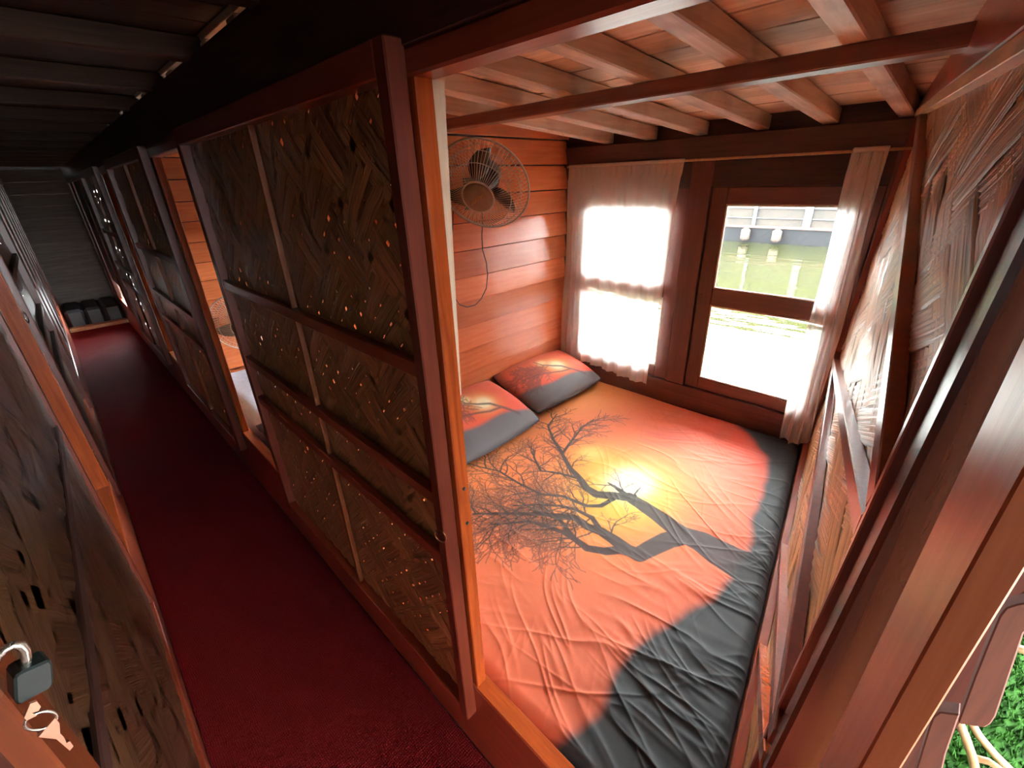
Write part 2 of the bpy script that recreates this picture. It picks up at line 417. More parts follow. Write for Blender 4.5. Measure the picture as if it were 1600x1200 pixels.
def sliding_door(name, label, X, y0, y1, side, rails, vb, z0=-1.09, z1=.145, pitch=.036, seed=3, stile='door_red', ring=None, mat='weave', fill=.93, jit=.06, railm='red_y', sw=.05, s0=.05, thick=.0022, wd=.0235):
    """side=+1: corridor lies towards -X of the panel (right-hand wall); -1: mirrored. X is the corridor-facing face of the stiles"""
    s = side; d = empty(name, (X, (y0+y1)/2, z0)); struct(d, label, 'sliding door')
    def b(nm, xa, xb, ya, yb_, za, zb, m, bev=.002):
        xa, xb = sorted((X+s*xa, X+s*xb)); return box(nm, xa, xb, ya, yb_, za, zb, m, d, bev)
    b('stile', 0, .027, y0, y0+s0, z0, z1, stile); b('stile', 0, .027, y1-sw, y1, z0, z1, 'door_red')
    b('rail', 0, .026, y0+s0, y1-sw, z1-.038, z1, 'red_y'); b('rail', 0, .026, y0+s0, y1-sw, z0, z0+.035, 'red_y')
    for z in rails: b('rail', .004, .02, y0+s0, y1-sw, z-.014, z+.012, railm)
    zz = [z1-.038]+[z+f for z in rails for f in (.012, -.014)]+[z0+.035]
    for zt, zb in zip(zz[::2], zz[1::2]):
        for y in vb: b('batten', .008, .02, y-.006+random.uniform(-.006, .006), y+.006, zb, zt, 'pale_b', .001)
    weave(d, (X+s*wd, y0+s0*.6, z0+.02), (0, 1, 0), (0, 0, 1), (-s, 0, 0), (y1-y0)-s0*.6-sw*.6, (z1-z0)-.04, pitch, mat, seed=seed, fill=fill, jit=jit, thick=thick)
    if ring:
        pts = [(X-s*(.004+.004*math.cos(t)), ring[0]+.010*math.cos(t), ring[1]-.012+.013*math.sin(t)) for t in [i*math.pi/10 for i in range(20)]]
        put('ring_pull', MB().tube(pts, .0014, 6, closed=True), 'brass_dark', d)
    return d
M['pale_b'] = wood('split_bamboo_batten', lin((118, 66, 36)), lin((150, 92, 52)), 'Z', .4, .3, 5, .2)
M['brass_dark'] = plain('dull_ring_metal', lin((130, 84, 60)), .35, .7)
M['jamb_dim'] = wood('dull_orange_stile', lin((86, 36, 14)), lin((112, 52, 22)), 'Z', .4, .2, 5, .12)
M['door_red'] = wood('dark_red_door_paint', lin((86, 34, 20)), lin((108, 46, 28)), 'Z', .35, .25, 5, .12)
RAILS = (-.25, -.487, -.627)
sliding_door('door_1', 'brown woven bamboo sliding door nearest, beside the open cabin', .318, .50, 1.545, 1, RAILS, (1.0,), ring=(.507, -.54), fill=.925, jit=.085, stile='door_red', s0=.024, sw=.03)
sliding_door('door_2', 'dark woven bamboo sliding door beyond the second opening', .318, 2.11, 3.16, 1, RAILS, (2.62,), pitch=.036, seed=5, fill=.91, jit=.06)
sliding_door('door_3', 'small dark woven door speckled with light near the corridor end', .318, 3.70, 4.75, 1, (-.25, -.487, -.627), (4.2,), pitch=.045, seed=8, fill=1.0, jit=.05, thick=.0012)
# left side of the corridor
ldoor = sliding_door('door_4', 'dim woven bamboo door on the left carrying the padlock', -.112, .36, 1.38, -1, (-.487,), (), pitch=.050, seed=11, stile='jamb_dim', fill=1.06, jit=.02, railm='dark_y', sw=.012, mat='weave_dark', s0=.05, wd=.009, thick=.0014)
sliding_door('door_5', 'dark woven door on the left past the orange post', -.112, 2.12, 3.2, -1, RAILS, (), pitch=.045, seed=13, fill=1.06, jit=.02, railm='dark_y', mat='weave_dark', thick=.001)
lw = box('wall_left', XL-.022, XL+.003, -1.6, YEND, .137, .262, 'dark_y', None, .001); struct(lw, 'dark header board above the left doors', 'wall')
ll = box('trim_9', XL-.06, XL, -1.6, YEND, .109, .137, 'red_y', None, .002); struct(ll, 'dim red lintel rail above the left doors', 'lintel')
ls = box('trim_10', XL-.05, XL, -1.6, YEND, -1.26, -1.0, 'red_y', None, .003); struct(ls, 'brown sill board along the left carpet edge', 'sill')
box('sill_cap', XL-.045, XL-.001, -1.6, YEND, -1.0005, -.996, 'orange_y', ls, .001)
lp2 = box('trim_11', XL-.06, XL-.001, 2.05, 2.12, -1.18, .11, 'orange_z', None, .002); struct(lp2, 'orange varnished post on the left side of the corridor', 'post')
pr = [(XL+.004+.002*math.cos(t), 1.80+.018*math.cos(t), -.305+.018*math.sin(t)) for t in [i*math.pi/10 for i in range(20)]]
put('ring_pull', MB().tube([(p[0]-.0, p[1]+.24, p[2]-.04) for p in pr], .0015, 6, closed=True), 'steel', lp2)
lb = box('wall_left', -1.3, -1.27, -1.6, YEND, -1.26, .34, 'dark_y', None, 0); struct(lb, 'dark outer wall of the left cabins', 'wall')
for i, (ya, yb2, lab) in enumerate(((3.25, YEND, 'dark boarded wall lining the far left of the corridor'),)):
    o = put('wall_left', MB().box(XL-.03, XL-.012, ya, yb2, -1.26, .14), 'dark_z'); struct(o, lab, 'wall')
    for y in np.arange(3.5, YEND, .55): box('batten', XL-.012, XL-.004, y, y+.05, -1.26, .14, 'red_z', o, .001)
o = put('wall_right', MB().box(XC+.004, XC+.022, 4.8, 5.50, -1.0, .14).box(XC+.004, XC+.022, 5.50, 6.12, -.80, .14).box(XC+.004, XC+.022, 6.12, YEND, -1.0, .14), 'dark_z'); struct(o, 'dark boarded wall lining the far right, with a low opening added for light', 'wall')  # low gap added so skylight reaches the far end of the carpet
for y in (4.9, 5.44, 6.13, 6.6): box('batten', XC-.006, XC+.004, y, y+.05, -1.0, .108, 'red_z', o, .001)
# corridor end
ew = put('wall_rear', MB().box(-.2, .45, YEND, YEND+.02, -1.3, .34), 'dark_z'); struct(ew, 'dark plank wall closing the corridor end', 'wall')
for i in range(13):
    z = -1.25+i*.115
    put('plank', MB().hexa([(-.19, YEND-.022, z), (.44, YEND-.022, z), (.44, YEND, z), (-.19, YEND, z), (-.19, YEND-.008, z+.112), (.44, YEND-.008, z+.112), (.44, YEND, z+.112), (-.19, YEND, z+.112)]), 'end_plank', ew, .001)

# ---- cabin partitions of lapped orange boards
def partition(name, Y, label, mat='orange_x'):
    w = put(name, MB().box(XC+.045, XW, Y+.012, Y+.03, -1.2, .245), 'dark_y'); struct(w, label, 'wall')
    zs = [-1.14, -1.03, -.92, -.81, -.70, -.592, -.48, -.378, -.267, -.157, -.053, .055, .16, .25]
    for z0, z1 in zip(zs, zs[1:]):
        x0, x1 = XC+.045, XW
        put('board', MB().hexa([(x0, Y-.016, z0+.004), (x1, Y-.016, z0+.004), (x1, Y+.012, z0+.004), (x0, Y+.012, z0+.004),
                                (x0, Y+.002, z1-.001), (x1, Y+.002, z1-.001), (x1, Y+.012, z1-.001), (x0, Y+.012, z1-.001)]), mat, w, .0012)
    return w
partition('wall_back', YB[0], 'glossy orange lapboard wall behind the pillows and fan')
partition('wall_back', YB[1], 'bright orange lapboard wall seen through the second opening')
partition('wall_back', YB[2], 'orange lapboard wall closing the third cabin')
# left cabins get a partition too, dim
lwp = put('wall_left', MB().box(-1.27, XL-.06, 2.13, 2.15, -1.26, .26), 'dark_z'); struct(lwp, 'dark partition of the left cabin', 'wall')

# ---- window wall
ww = empty('wall_window', (XW, .8, -1.2)); struct(ww, 'maroon timber window wall beside the bed', 'wall')
def wb(nm, y0, y1, z0, z1, m='win_y', xa=XW, xb=XW+.05, par=None, bev=.002): return box(nm, xa, xb, y0, y1, z0, z1, m, par or ww, bev)
wb('top_beam', .1, YB[2], .044, .128, 'win_d', XW-.012, XW+.05)
wb('light_seal_strip', .1, YB[2], -.09, .0, 'dark_y', XW+.041, XW+.06)  # strips added behind the frame gaps to stop light leaking in
wb('light_seal_strip', .1, YB[2], -.93, -.88, 'dark_y', XW+.041, XW+.06)
wb('frieze_board', .1, YB[2], -.05, .0435, 'dark_y', XW, XW+.04)
wb('bottom_board', .1, YB[2], -1.3, -.955, 'win_y', XW-.004, XW+.05)
wb('window_ledge', .1, YB[2], -.954, -.905, 'win_y', XW-.012, XW+.05)
wb('eave_board', .1, YB[2], .1285, .35, 'dark_y', XW+.03, XW+.05, None, 0)
nwin = 0
def window(y0, y1, label, rounded=False):
    """one sash: two panes, mid rail, frame; y0<y1"""
    global nwin; nwin += 1
    w = empty('window_%d' % nwin, (XW+.02, (y0+y1)/2, -.9)); struct(w, label, 'window')
    f = .062; x0, x1 = XW+.004, XW+.034
    box('stile', x0, x1, y0, y0+f, -.904, -.051, 'win_z', w, .003); box('stile', x0, x1, y1-f, y1, -.904, -.051, 'win_z', w, .003)
    box('rail', x0, x1, y0+f, y1-f, -.112, -.051, 'win_y', w, .003); box('rail', x0, x1, y0+f, y1-f, -.512, -.441, 'win_y', w, .003)
    box('rail', x0, x1, y0+f, y1-f, -.904, -.850, 'win_y', w, .003)
    for z0, z1 in ((-.441, -.112), (-.850, -.512)):
        g = box('pane', x0+.012, x0+.016, y0+f-.002, y1-f+.002, z0-.002, z1+.002, 'glass', w, 0)
        for a, b_, c, d in ((y0+f, y0+f+.006, z0, z1), (y1-f-.006, y1-f, z0, z1)): box('glazing_bead', x0+.002, x0+.011, a, b_, c, d, 'pale_win', w, 0)
        for c in (z0, z1-.006): box('glazing_bead', x0+.002, x0+.011, y0+f+.006, y1-f-.006, c, c+.006, 'pale_win', w, 0)
    if rounded:
        for yy, sg in ((y0+f, 1), (y1-f, -1)):
            poly = [(x0+.001, yy, -.112)]+[(x0+.001, yy+sg*.06*(1-math.cos(t)), -.112-.06*(1-math.sin(t))) for t in [i*math.pi/12 for i in range(7)]]
            put('corner_fillet', MB().prism(poly, (.01, 0, 0)), 'win_y', w)
    put('nail', MB().lathe([(.004, 0), (.003, .003)], (x0-.001, y1-.02, -.47), (-1, 0, 0), 8), 'steel', w)
    return w
M['pale_win'] = wood('pale_glazing_bead', lin((190, 170, 140)), lin((214, 196, 168)), 'Z', .6, 0, 5, .1)  # glazing beads, paler than the maroon sash
for off in (0, 1.6, 3.2):
    ps = ((.15, .226), (.776, .862), (1.425, 1.488)) if off == 0 else ((-.085, .226), (.776, .862), (1.425, 1.488))
    for a, b_ in ps: wb('post', a+off, b_+off, -.904, .0435, 'win_z', XW-.006, XW+.04); wb('cover_strip', a+off-.025, b_+off+.025, -.904, -.0, 'dark_z', XW+.0405, XW+.05)  # cover strips added behind the posts against light leaks
    nm = ('', ' of the second cabin', ' of the third cabin')[int(off/1.6+.1)]
    window(.228+off, .773+off, ('clear two pane window overlooking the green water' if off == 0 else 'clear window'+nm))
    window(.866+off, 1.42+off, ('two pane window glowing behind the white curtain' if off == 0 else 'rear window'+nm), off == 0)
# curtain rod
rod = put('curtain_rod', MB().tube([(XW-.028, .17, .048), (XW-.028, 1.47, .047)], .0045, 8), 'pale_x')
tag(rod, 'thin pale curtain rod above the windows', 'curtain rod')

def curtain(name, label, y0, y1, ztop, zbot, folds, flare, seed, amp=.012):
    rnd = random.Random(seed); nx, nz = 90, 60; mb = MB(); ph = [rnd.uniform(0, 6) for _ in range(4)]
    for j in range(nz+1):
        t = j/nz; z = ztop+(zbot-ztop)*t
        for i in range(nx+1):
            u = i/nx
            ya, yb_ = y0+flare[0]*t, y1+flare[1]*t
            y = ya+(yb_-ya)*u+.004*math.sin(9*t+u*20)
            a = amp*(.45+.8*t)
            x = XW-.03-a*(math.sin(folds*u*6.283+ph[0]+.9*math.sin(3*u+2*t+ph[1]))+.5*math.sin(folds*2.3*u*6.283+ph[2]))*.7-.016*t
            zz = z+(-.012*math.sin(5*u+ph[3])-.02*u*0 if j == nz else 0)*1.0
            if t < .06: x = XW-.03-.004*math.sin(folds*3*u*6.283)
            mb.v.append((x, y, zz))
    for j in range(nz):
        for i in range(nx):
            a = j*(nx+1)+i; mb.f.append((a, a+1, a+nx+2, a+nx+1))
    mb.smooth = True
    o = put(name, mb, 'sheer'); tag(o, label, 'curtain', 'white window curtains')
    hem = MB().tube([(XW-.03, y0, ztop-.004), (XW-.03, y1, ztop-.004)], .0075, 8); put('rod_pocket', hem, 'sheer', o)
    return o
curtain('curtain', 'wide sheer white curtain drawn across the left window', .885, 1.455, .052, -.925, 7, (.045, .02), 4)
curtain('curtain', 'narrow gathered sheer curtain hanging beside the woven front wall', .245, .335, .055, -.99, 3, (-.02, .0), 9, .012)

# ---- front bulkhead: woven panel with zigzag battens
wf = empty('wall_front', (1.1, yb(1.1, -1), -1.1)); struct(wf, 'glossy woven bamboo front wall with zigzag battens beside the bed', 'wall')
T = .018
Ub = Vector((1, BB, 0)).normalized(); Vb = Vector((0, BC, 1)).normalized(); Nb = Ub.cross(Vb)*-1
if Nb.y < 0: Nb = -Nb
def bp(x, z, n=0.0): return Vector((x, yb(x, z, n), z))
weave(wf, bp(.41, -1.12, -T), Ub*2.1, Vb, Nb, (1.90-.41)/Ub.x/2.1, 1.245, .046, 'weave_gloss', thick=.0022, seed=21, fill=.98, jit=.03, ribs=5, rib_h=.0008)
put('backing_board', MB().hexa([tuple(bp(x, z, n)) for z, in ((-1.2,), (.24,)) for x, n in ((.41, -T-.012), (1.95, -T-.012), (1.95, -T-.03), (.41, -T-.03))]), 'dark_z', wf)
def batten(nm, a, b, w, m='red_z', n0=-T, n1=0.0):
    """bar on the bulkhead between survey (x,z) points a and b; w to the lower/right side"""
    a, b = Vector((a[0], 0, a[1])), Vector((b[0], 0, b[1])); d = (b-a).normalized(); p = Vector((d.z, 0, -d.x))
    if p.x > 0: p = -p
    cs = []
    for q, in ((n0,), (n1,)):
        for c in (a, b, b+p*w, a+p*w): cs.append(tuple(bp(c.x, c.z, q)))
    return put(nm, MB().hexa(cs), m, wf, .0015)
batten('stile', (1.90, .15), (1.90, -1.13), .03)
batten('batten', (1.885, .148), (.452, -.285), .026)
batten('batten', (1.86, -.615), (.452, -.292), .026)
batten('batten', (1.87, -.60), (.41, -.585), .026)
batten('batten', (1.30, -1.02), (.42, -.60), .02)
batten('batten', (.98, -1.08), (.41, -.63), .022, 'orange_z')
batten('stile', (.449, .16), (.449, -1.13), .011)
put('rail', MB().hexa([tuple(bp(x, z, n)) for z in (-1.13, -.985) for x, n in ((.41, -T), (1.9, -T), (1.9, .001), (.41, .001))]), 'red_x', wf, .001)
# pale strip along the top of the matting and the red beam over it
p0, p1 = on((1427, 177), 1, yb(1.9, .14)), None
def bh(px, n=0.0):
    d = ray(px); t = (BA+n)/(d[1]-BB*d[0]-BC*d[2]); return Vector(d*t)
put('top_strip', MB().hexa([tuple(bp(x, z, n)) for z0, z1, in ((0, 1),) for n in (-T, .002) for x, z in ((.40, .073), (1.9, .130), (1.9, .150), (.40, .092))]), 'pale_x', wf, .001)
put('top_beam', MB().hexa([tuple(bp(x, z, n)) for n in (-.05, .0) for x, z in ((.30, .093), (1.9, .1505), (1.9, .175), (.30, .245))]), 'red_x', wf, .002)
# corner post behind the front stile, and the jamb board nearest the camera
M['dark_red'] = wood('dark_red_gloss', lin((50, 20, 14)), lin((72, 32, 22)), 'Z', .25, .5, 5, .12)
cpst = put('trim_12', MB().hexa([(x, yb(x, z, n), z) for z in (-1.26, .25) for x, n in ((.358, .003), (.432, -.006), (.432, -.07), (.358, -.06))]), 'dark_red', None, .004)
struct(cpst, 'dark glossy corner post between woven wall and door jamb', 'post')
xr_, yr_ = .215, -.0356
u = (.988, .154); v = (.154, -.988)
g4 = [(xr_, yr_), (xr_+u[0]*.056, yr_+u[1]*.056), (xr_+u[0]*.056+v[0]*.0135, yr_+u[1]*.056+v[1]*.0135), (xr_+v[0]*.0135, yr_+v[1]*.0135)]
M['jamb'] = wood('brown_orange_jamb', lin((196, 104, 58)), lin((216, 126, 74)), 'Z', .4, .25, 5, .12)
gj = put('trim_13', MB().hexa([(x, y, z) for z in (-1.26, .25) for x, y in g4]), 'jamb', None, .001)
struct(gj, 'brown orange door jamb board closest to the camera', 'door jamb')

# ---- front of the boat: wall beside the camera, deck roof post
fw = put('wall_front', MB().box(-1.3, .14, -.62, -.58, -1.26, .34), 'dark_z'); struct(fw, 'dark unseen wall added behind the camera to dim the corridor', 'wall')  # out of view, added to hold back deck light from the corridor
fl2 = put('wall_left', MB().box(-.16, -.128, -1.0, .36, -1.0, .14), 'dark_z'); struct(fl2, 'dark boarded wall beside the padlocked door', 'wall')

# ================================================================== OBJECTS
# ---- printed sheet, procedural tree
def seg_dist(GX, GY, a, b):
    ax, ay = a; bx, by = b; dx, dy = bx-ax, by-ay; L2 = dx*dx+dy*dy+1e-12
    t = np.clip(((GX-ax)*dx+(GY-ay)*dy)/L2, 0, 1)
    return np.hypot(GX-ax-t*dx, GY-ay-t*dy), t
class Raster:
    def __init__(s, xs, ys): s.xs, s.ys = xs, ys; s.m = np.zeros((len(ys), len(xs)), np.float32); s.dx = xs[1]-xs[0]
    def seg(s, a, b, ra, rb, alpha=1.0):
        pad = max(ra, rb)+2*s.dx
        i0, i1 = np.searchsorted(s.xs, [min(a[0], b[0])-pad, max(a[0], b[0])+pad]); j0, j1 = np.searchsorted(s.ys, [min(a[1], b[1])-pad, max(a[1], b[1])+pad])
        if i1 <= i0 or j1 <= j0: return
        GX, GY = np.meshgrid(s.xs[i0:i1], s.ys[j0:j1]); d, t = seg_dist(GX, GY, a, b)
        c = np.clip((ra+(rb-ra)*t-d)/s.dx+.5, 0, 1)*alpha
        s.m[j0:j1, i0:i1] = np.maximum(s.m[j0:j1, i0:i1], c)
    def limb(s, pts, r0, r1):
        n = len(pts)-1
        for i in range(n): s.seg(pts[i], pts[i+1], r0+(r1-r0)*i/n, r0+(r1-r0)*(i+1)/n)
    def twig(s, p, ang, ln, r, depth, rnd):
        n = 3; q = p; kids = []
        for i in range(n):
            ang += rnd.uniform(-.35, .35)
            e = (q[0]+math.cos(ang)*ln/n, q[1]+math.sin(ang)*ln/n)
            s.seg(q, e, r*(1-.25*i/n), r*(1-.25*(i+1)/n), 1.0 if depth > 1 else .85); q = e
            if depth > 0 and rnd.random() < .75: kids.append((q, ang+rnd.choice((-1, 1))*rnd.uniform(.4, 1.0), ln*rnd.uniform(.5, .75)))
        for k in kids: s.twig(k[0], k[1], k[2], max(r*.6, s.dx*.55), depth-1, rnd)
        if depth > 0: s.twig(q, ang+rnd.uniform(-.3, .3), ln*.7, max(r*.65, s.dx*.55), depth-1, rnd)

ZT = -1.0
def bedpx(zx, zy): # coordinates in the 1600-wide zoom of (700,520)-(1280,920)
    p = on((700+zx*.3625, 520+zy*.3625), 2, ZT); return (p[0], p[1])
NX, NY = 640, 640
X0, X1, Y0, Y1 = XC+.037, XW-.006, .02, YB[0]-.013
xs_, ys_ = np.linspace(X0, X1, NX), np.linspace(Y0, Y1, NY)
ra = Raster(xs_, ys_)
PXU = .0011    # survey units per zoom pixel near mid bed
trunk = [(1420, 1110), (1300, 1010), (1180, 945), (1100, 895), (1030, 868)]
b1 = [(1030, 868), (980, 838), (900, 778), (835, 735), (780, 703), (735, 700), (640, 690), (595, 662), (568, 622), (525, 575), (492, 515)]
b1u = [(492, 515), (455, 455), (430, 395), (470, 345)]
b1v = [(492, 515), (540, 450), (580, 400), (630, 365)]
b1t = [(780, 703), (715, 655), (690, 640)]
b1w = [(835, 735), (805, 690), (830, 660)]
b2 = [(1030, 868), (950, 885), (880, 918), (822, 950), (775, 928), (720, 888), (660, 850), (600, 830), (540, 790), (400, 775), (250, 772), (110, 775)]
b3 = [(822, 950), (740, 928), (680, 935), (600, 922), (550, 885), (490, 850), (350, 805), (190, 820)]
b4 = [(568, 622), (480, 600), (400, 590), (370, 530), (375, 500)]
b5 = [(735, 700), (660, 740), (600, 740), (500, 700), (400, 690), (300, 640), (220, 590), (130, 570)]
b6 = [(660, 850), (620, 790), (560, 760), (480, 740), (380, 735), (280, 740)]
b7 = [(550, 885), (480, 800), (380, 760), (300, 720)]
tr = random.Random(5)
def limb(l, w0, w1): ra.limb([bedpx(*p) for p in l], w0*PXU/2, w1*PXU/2)
limb(trunk, 130, 70); limb(b1, 62, 14); limb(b1u, 13, 5); limb(b1v, 12, 5); limb(b1t, 22, 6); limb(b1w, 10, 4)
limb(b2, 62, 8); limb(b3, 34, 8); limb(b4, 14, 5); limb(b5, 18, 6); limb(b6, 18, 6); limb(b7, 16, 6)
def sprout(l, every, ln, depth, bias):
    pts = [np.array(bedpx(*p)) for p in l]
    for a, b in zip(pts, pts[1:]):
        L = np.linalg.norm(b-a); n = max(1, int(L/every)); d = math.atan2(b[1]-a[1], b[0]-a[0])
        for i in range(n):
            if tr.random() < .15: continue
            p = a+(b-a)*(i+tr.random())/n
            ang = d+tr.choice((-1, 1))*tr.uniform(.35, 1.1)+bias*tr.uniform(-.2, .2)
            ra.twig(tuple(p), ang, ln*tr.uniform(.6, 1.2), 5.5*PXU/2, depth, tr)
sprout(b2[5:], .018, .10, 3, 1); sprout(b3[3:], .018, .10, 3, 1); sprout(b5[2:], .024, .09, 3, 1); sprout(b6[1:], .016, .09, 3, 1); sprout(b7, .018, .09, 3, 1)
sprout(b1u, .022, .07, 2, 1); sprout(b1v, .02, .07, 2, 1); sprout(b4, .022, .08, 2, 1); sprout(b1[6:], .035, .08, 2, 1); sprout(b1t, .04, .06, 2, 1)
GX, GY = np.meshgrid(xs_, ys_)
def fbm(x, y, seed, octs=4, f=3.0):
    r = np.random.RandomState(seed); o = np.zeros_like(x); a = 1.0
    for _ in range(octs):
        for _ in range(3):
            th = r.uniform(0, 6.28); o += a/3*np.sin(f*(x*math.cos(th)+y*math.sin(th))*6.28+r.uniform(0, 6.28))
        f *= 1.9; a *= .55
    return o
def gauss(px, sx, sy):
    c = on(px, 2, ZT); return np.exp(-((GX-c[0])/sx)**2-((GY-c[1])/sy)**2)
def inpoly(poly):
    GX, GY = GX_w, GY_w
    ins = np.zeros(GX.shape, bool); n = len(poly)
    for i in range(n):
        (x0, y0), (x1, y1) = poly[i], poly[(i+1) % n]
        c = ((y0 > GY) != (y1 > GY)) & (GX < (x1-x0)*(GY-y0)/(y1-y0+1e-12)+x0); ins ^= c
    return ins
def blur(m, k):
    m = m.astype(np.float32)
    for _ in range(3):
        for ax in (0, 1):
            c = np.cumsum(np.pad(m, [(k+1, k) if a == ax else (0, 0) for a in (0, 1)], mode='edge'), axis=ax)
            n = m.shape[ax]; m = (np.take(c, range(2*k+1, 2*k+1+n), ax)-np.take(c, range(0, n), ax))/(2*k+1)
    return m
GX_w = GX+fbm(GX, GY, 3, 5, 5)*.007; GY_w = GY+fbm(GX, GY, 4, 5, 5)*.007
blk_px = [(1120, 640), (1165, 672), (1200, 710), (1196, 760), (1180, 800), (1170, 845), (1160, 880), (1135, 905), (1118, 935), (1065, 958), (1030, 985), (990, 1015), (962, 1040), (952, 1075), (940, 1110), (905, 1132), (868, 1150), (830, 1165), (760, 1180), (700, 1260), (1100, 1700), (1500, 900), (1300, 600)]
blk = [tuple(on(p, 2, ZT)[:2]) for p in blk_px]
# slightly torn edge of the dark ground
wob = fbm(GX, GY, 3, 4, 6)*.006
B_ = blur(inpoly(blk), 3); BS = blur(inpoly(blk), 14)
def col(c): return np.array(lin(c)[:3], np.float32)
def mixc(a, b, t): return a*(1-t[..., None])+b*t[..., None]
# colour: red body, orange towards the pillows and window, yellow sun
tt = np.clip((GY-.55)/.7+.15*fbm(GX, GY, 9, 3, 1.0), 0, 1)
P = mixc(col((238, 108, 66)), col((226, 138, 64)), tt)
rd = np.clip((GX-1.35)/.35, 0, 1)*np.clip(1-(GY-.35)/.75, 0, 1); P = mixc(P, col((226, 72, 46)), rd*.85)
P = mixc(P, col((242, 134, 100)), np.clip(gauss((870, 960), .28, .35)*.7, 0, 1))
stk = np.clip(gauss((1030, 690), .20, .10)*.5*(1+fbm(GX+GY*.3, GY*.2, 12, 3, 4)), 0, 1); P = mixc(P, col((170, 50, 40)), stk)
P = mixc(P, col((232, 166, 52)), np.clip(gauss((970, 770), .24, .19)*1.0+gauss((930, 715), .12, .10)*.6, 0, 1))
P = mixc(P, col((244, 206, 70)), np.clip(gauss((985, 765), .15, .12)*1.2, 0, 1))
P = mixc(P, col((252, 246, 214)), np.clip(gauss((985, 752), .085, .068)*1.8, 0, 1))
P = mixc(P, col((226, 206, 110)), np.clip(gauss((923, 705), .05, .045)*.8, 0, 1))
P = mixc(P, col((150, 66, 56)), np.clip((BS-.05)*1.2, 0, 1)*.55)
P = mixc(P, col((48, 52, 56)), np.clip(B_*1.05, 0, 1))
P = mixc(P, col((38, 32, 33)), np.clip(ra.m, 0, 1)*.96)
# folds
def ridge(v, p): return np.clip(1-np.abs(v), 0, 1)**p
def folds(x, y):
    w = fbm(x, y, 31, 3, .9)*.05
    near = np.clip(1.2-y, .10, 1)                        # loose cloth towards the door, tight at the head
    lowl = np.exp(-((x-.60)/.38)**2-((y-.40)/.42)**2)
    pa = lambda sd, f: np.clip(.5+1.1*fbm(x, y, sd, 2, f), 0, 1)
    def cr(th, sd, fa, fl, p, amp): # creases running along direction th, patchy and irregular
        c, s_ = math.cos(th), math.sin(th); al = x*c+y*s_; ac = -x*s_+y*c+w
        return ridge(fbm(ac*fa, al*fl, sd, 4, 1.0)*1.7, p)*amp*pa(sd+1, 1.6)
    a = cr(1.35, 51, 5.5, .9, 3, .0050)*(.15+lowl)*near
    a += cr(1.75, 53, 4.0, .8, 3, .0040)*near
    a += cr(.9, 57, 4.5, .8, 4, .0038)*near
    a += cr(2.2, 61, 3.5, .9, 4, .0036)*near
    a += cr(.2, 67, 5.0, 1.1, 4, .0018)
    a += np.sin((x*.97+y*.22+w)*58)*np.exp(-((x-.50)/.12)**2-((y-.45)/.30)**2)*.0016
    a += (1-np.abs(np.sin((y*.15+x*1.0+.5*w)*60)))**3*.005*np.exp(-((x-1.82)/.07)**2)*np.clip(1.1-y, 0, 1)
    a += fbm(x, y, 41, 4, 2.2)*.0012+fbm(x, y, 43, 2, .7)*.004
    return a
ef = np.minimum.reduce([GX-X0, X1-GX, (GY-(BA+BB*GX-BC*1.0+.004))*1.0, Y1-GY+.0])
r_ = .035
drop = np.where(ef < r_, r_-np.sqrt(np.clip(r_**2-(r_-np.clip(ef, 0, r_))**2, 0, None)), 0)
GYs = np.maximum(GY, BA+BB*GX-BC*-1.0*0+BC*-1.0+.004)
Zs = ZT-.008+folds(GX, GY)*.78-drop
Zs = np.where(ef <= 0, ZT-.1, Zs)
# crease by the post
ver = np.stack([GX*S, GYs*S, (Zs+FZ)*S], -1).reshape(-1, 3).astype(np.float32)
me = bpy.data.meshes.new('bed_sheet')
idx = np.arange(NX*NY).reshape(NY, NX)
q = np.stack([idx[:-1, :-1], idx[:-1, 1:], idx[1:, 1:], idx[1:, :-1]], -1).reshape(-1, 4)
me.vertices.add(len(ver)); me.vertices.foreach_set('co', ver.ravel())
me.loops.add(q.size); me.loops.foreach_set('vertex_index', q.ravel().astype(np.int32))
me.polygons.add(len(q)); me.polygons.foreach_set('loop_start', (np.arange(len(q))*4).astype(np.int32)); me.polygons.foreach_set('loop_total', np.full(len(q), 4, np.int32))
me.update(calc_edges=True); me.validate()
at = me.color_attributes.new('print', 'FLOAT_COLOR', 'POINT')
at.data.foreach_set('color', np.concatenate([(P*np.array([.92, .88, .78], np.float32)).reshape(-1, 3), np.ones((NX*NY, 1), np.float32)], 1).astype(np.float32).ravel())
me.polygons.foreach_set('use_smooth', np.ones(len(q), bool)); me.materials.append(M['print'])
mt = put('mattress', MB().hexa([(X0+.012, max(Y0, yb(X0, -1.1))+.012, -1.13), (X1-.012, yb(X1, -1.1)+.012, -1.13), (X1-.012, Y1-.012, -1.13), (X0+.012, Y1-.012, -1.13),
                                (X0+.012, max(Y0, yb(X0, -1.1))+.012, -1.04), (X1-.012, yb(X1, -1.1)+.012, -1.04), (X1-.012, Y1-.012, -1.04), (X0+.012, Y1-.012, -1.04)]), 'white_cloth', None, .006)
tag(mt, 'large mattress under an orange and black sunset tree sheet', 'mattress')
so = bpy.data.objects.new('bed_sheet', me); C.objects.link(so); so.parent = mt
so['label'] = 'orange to black printed sheet with bare tree and sun'

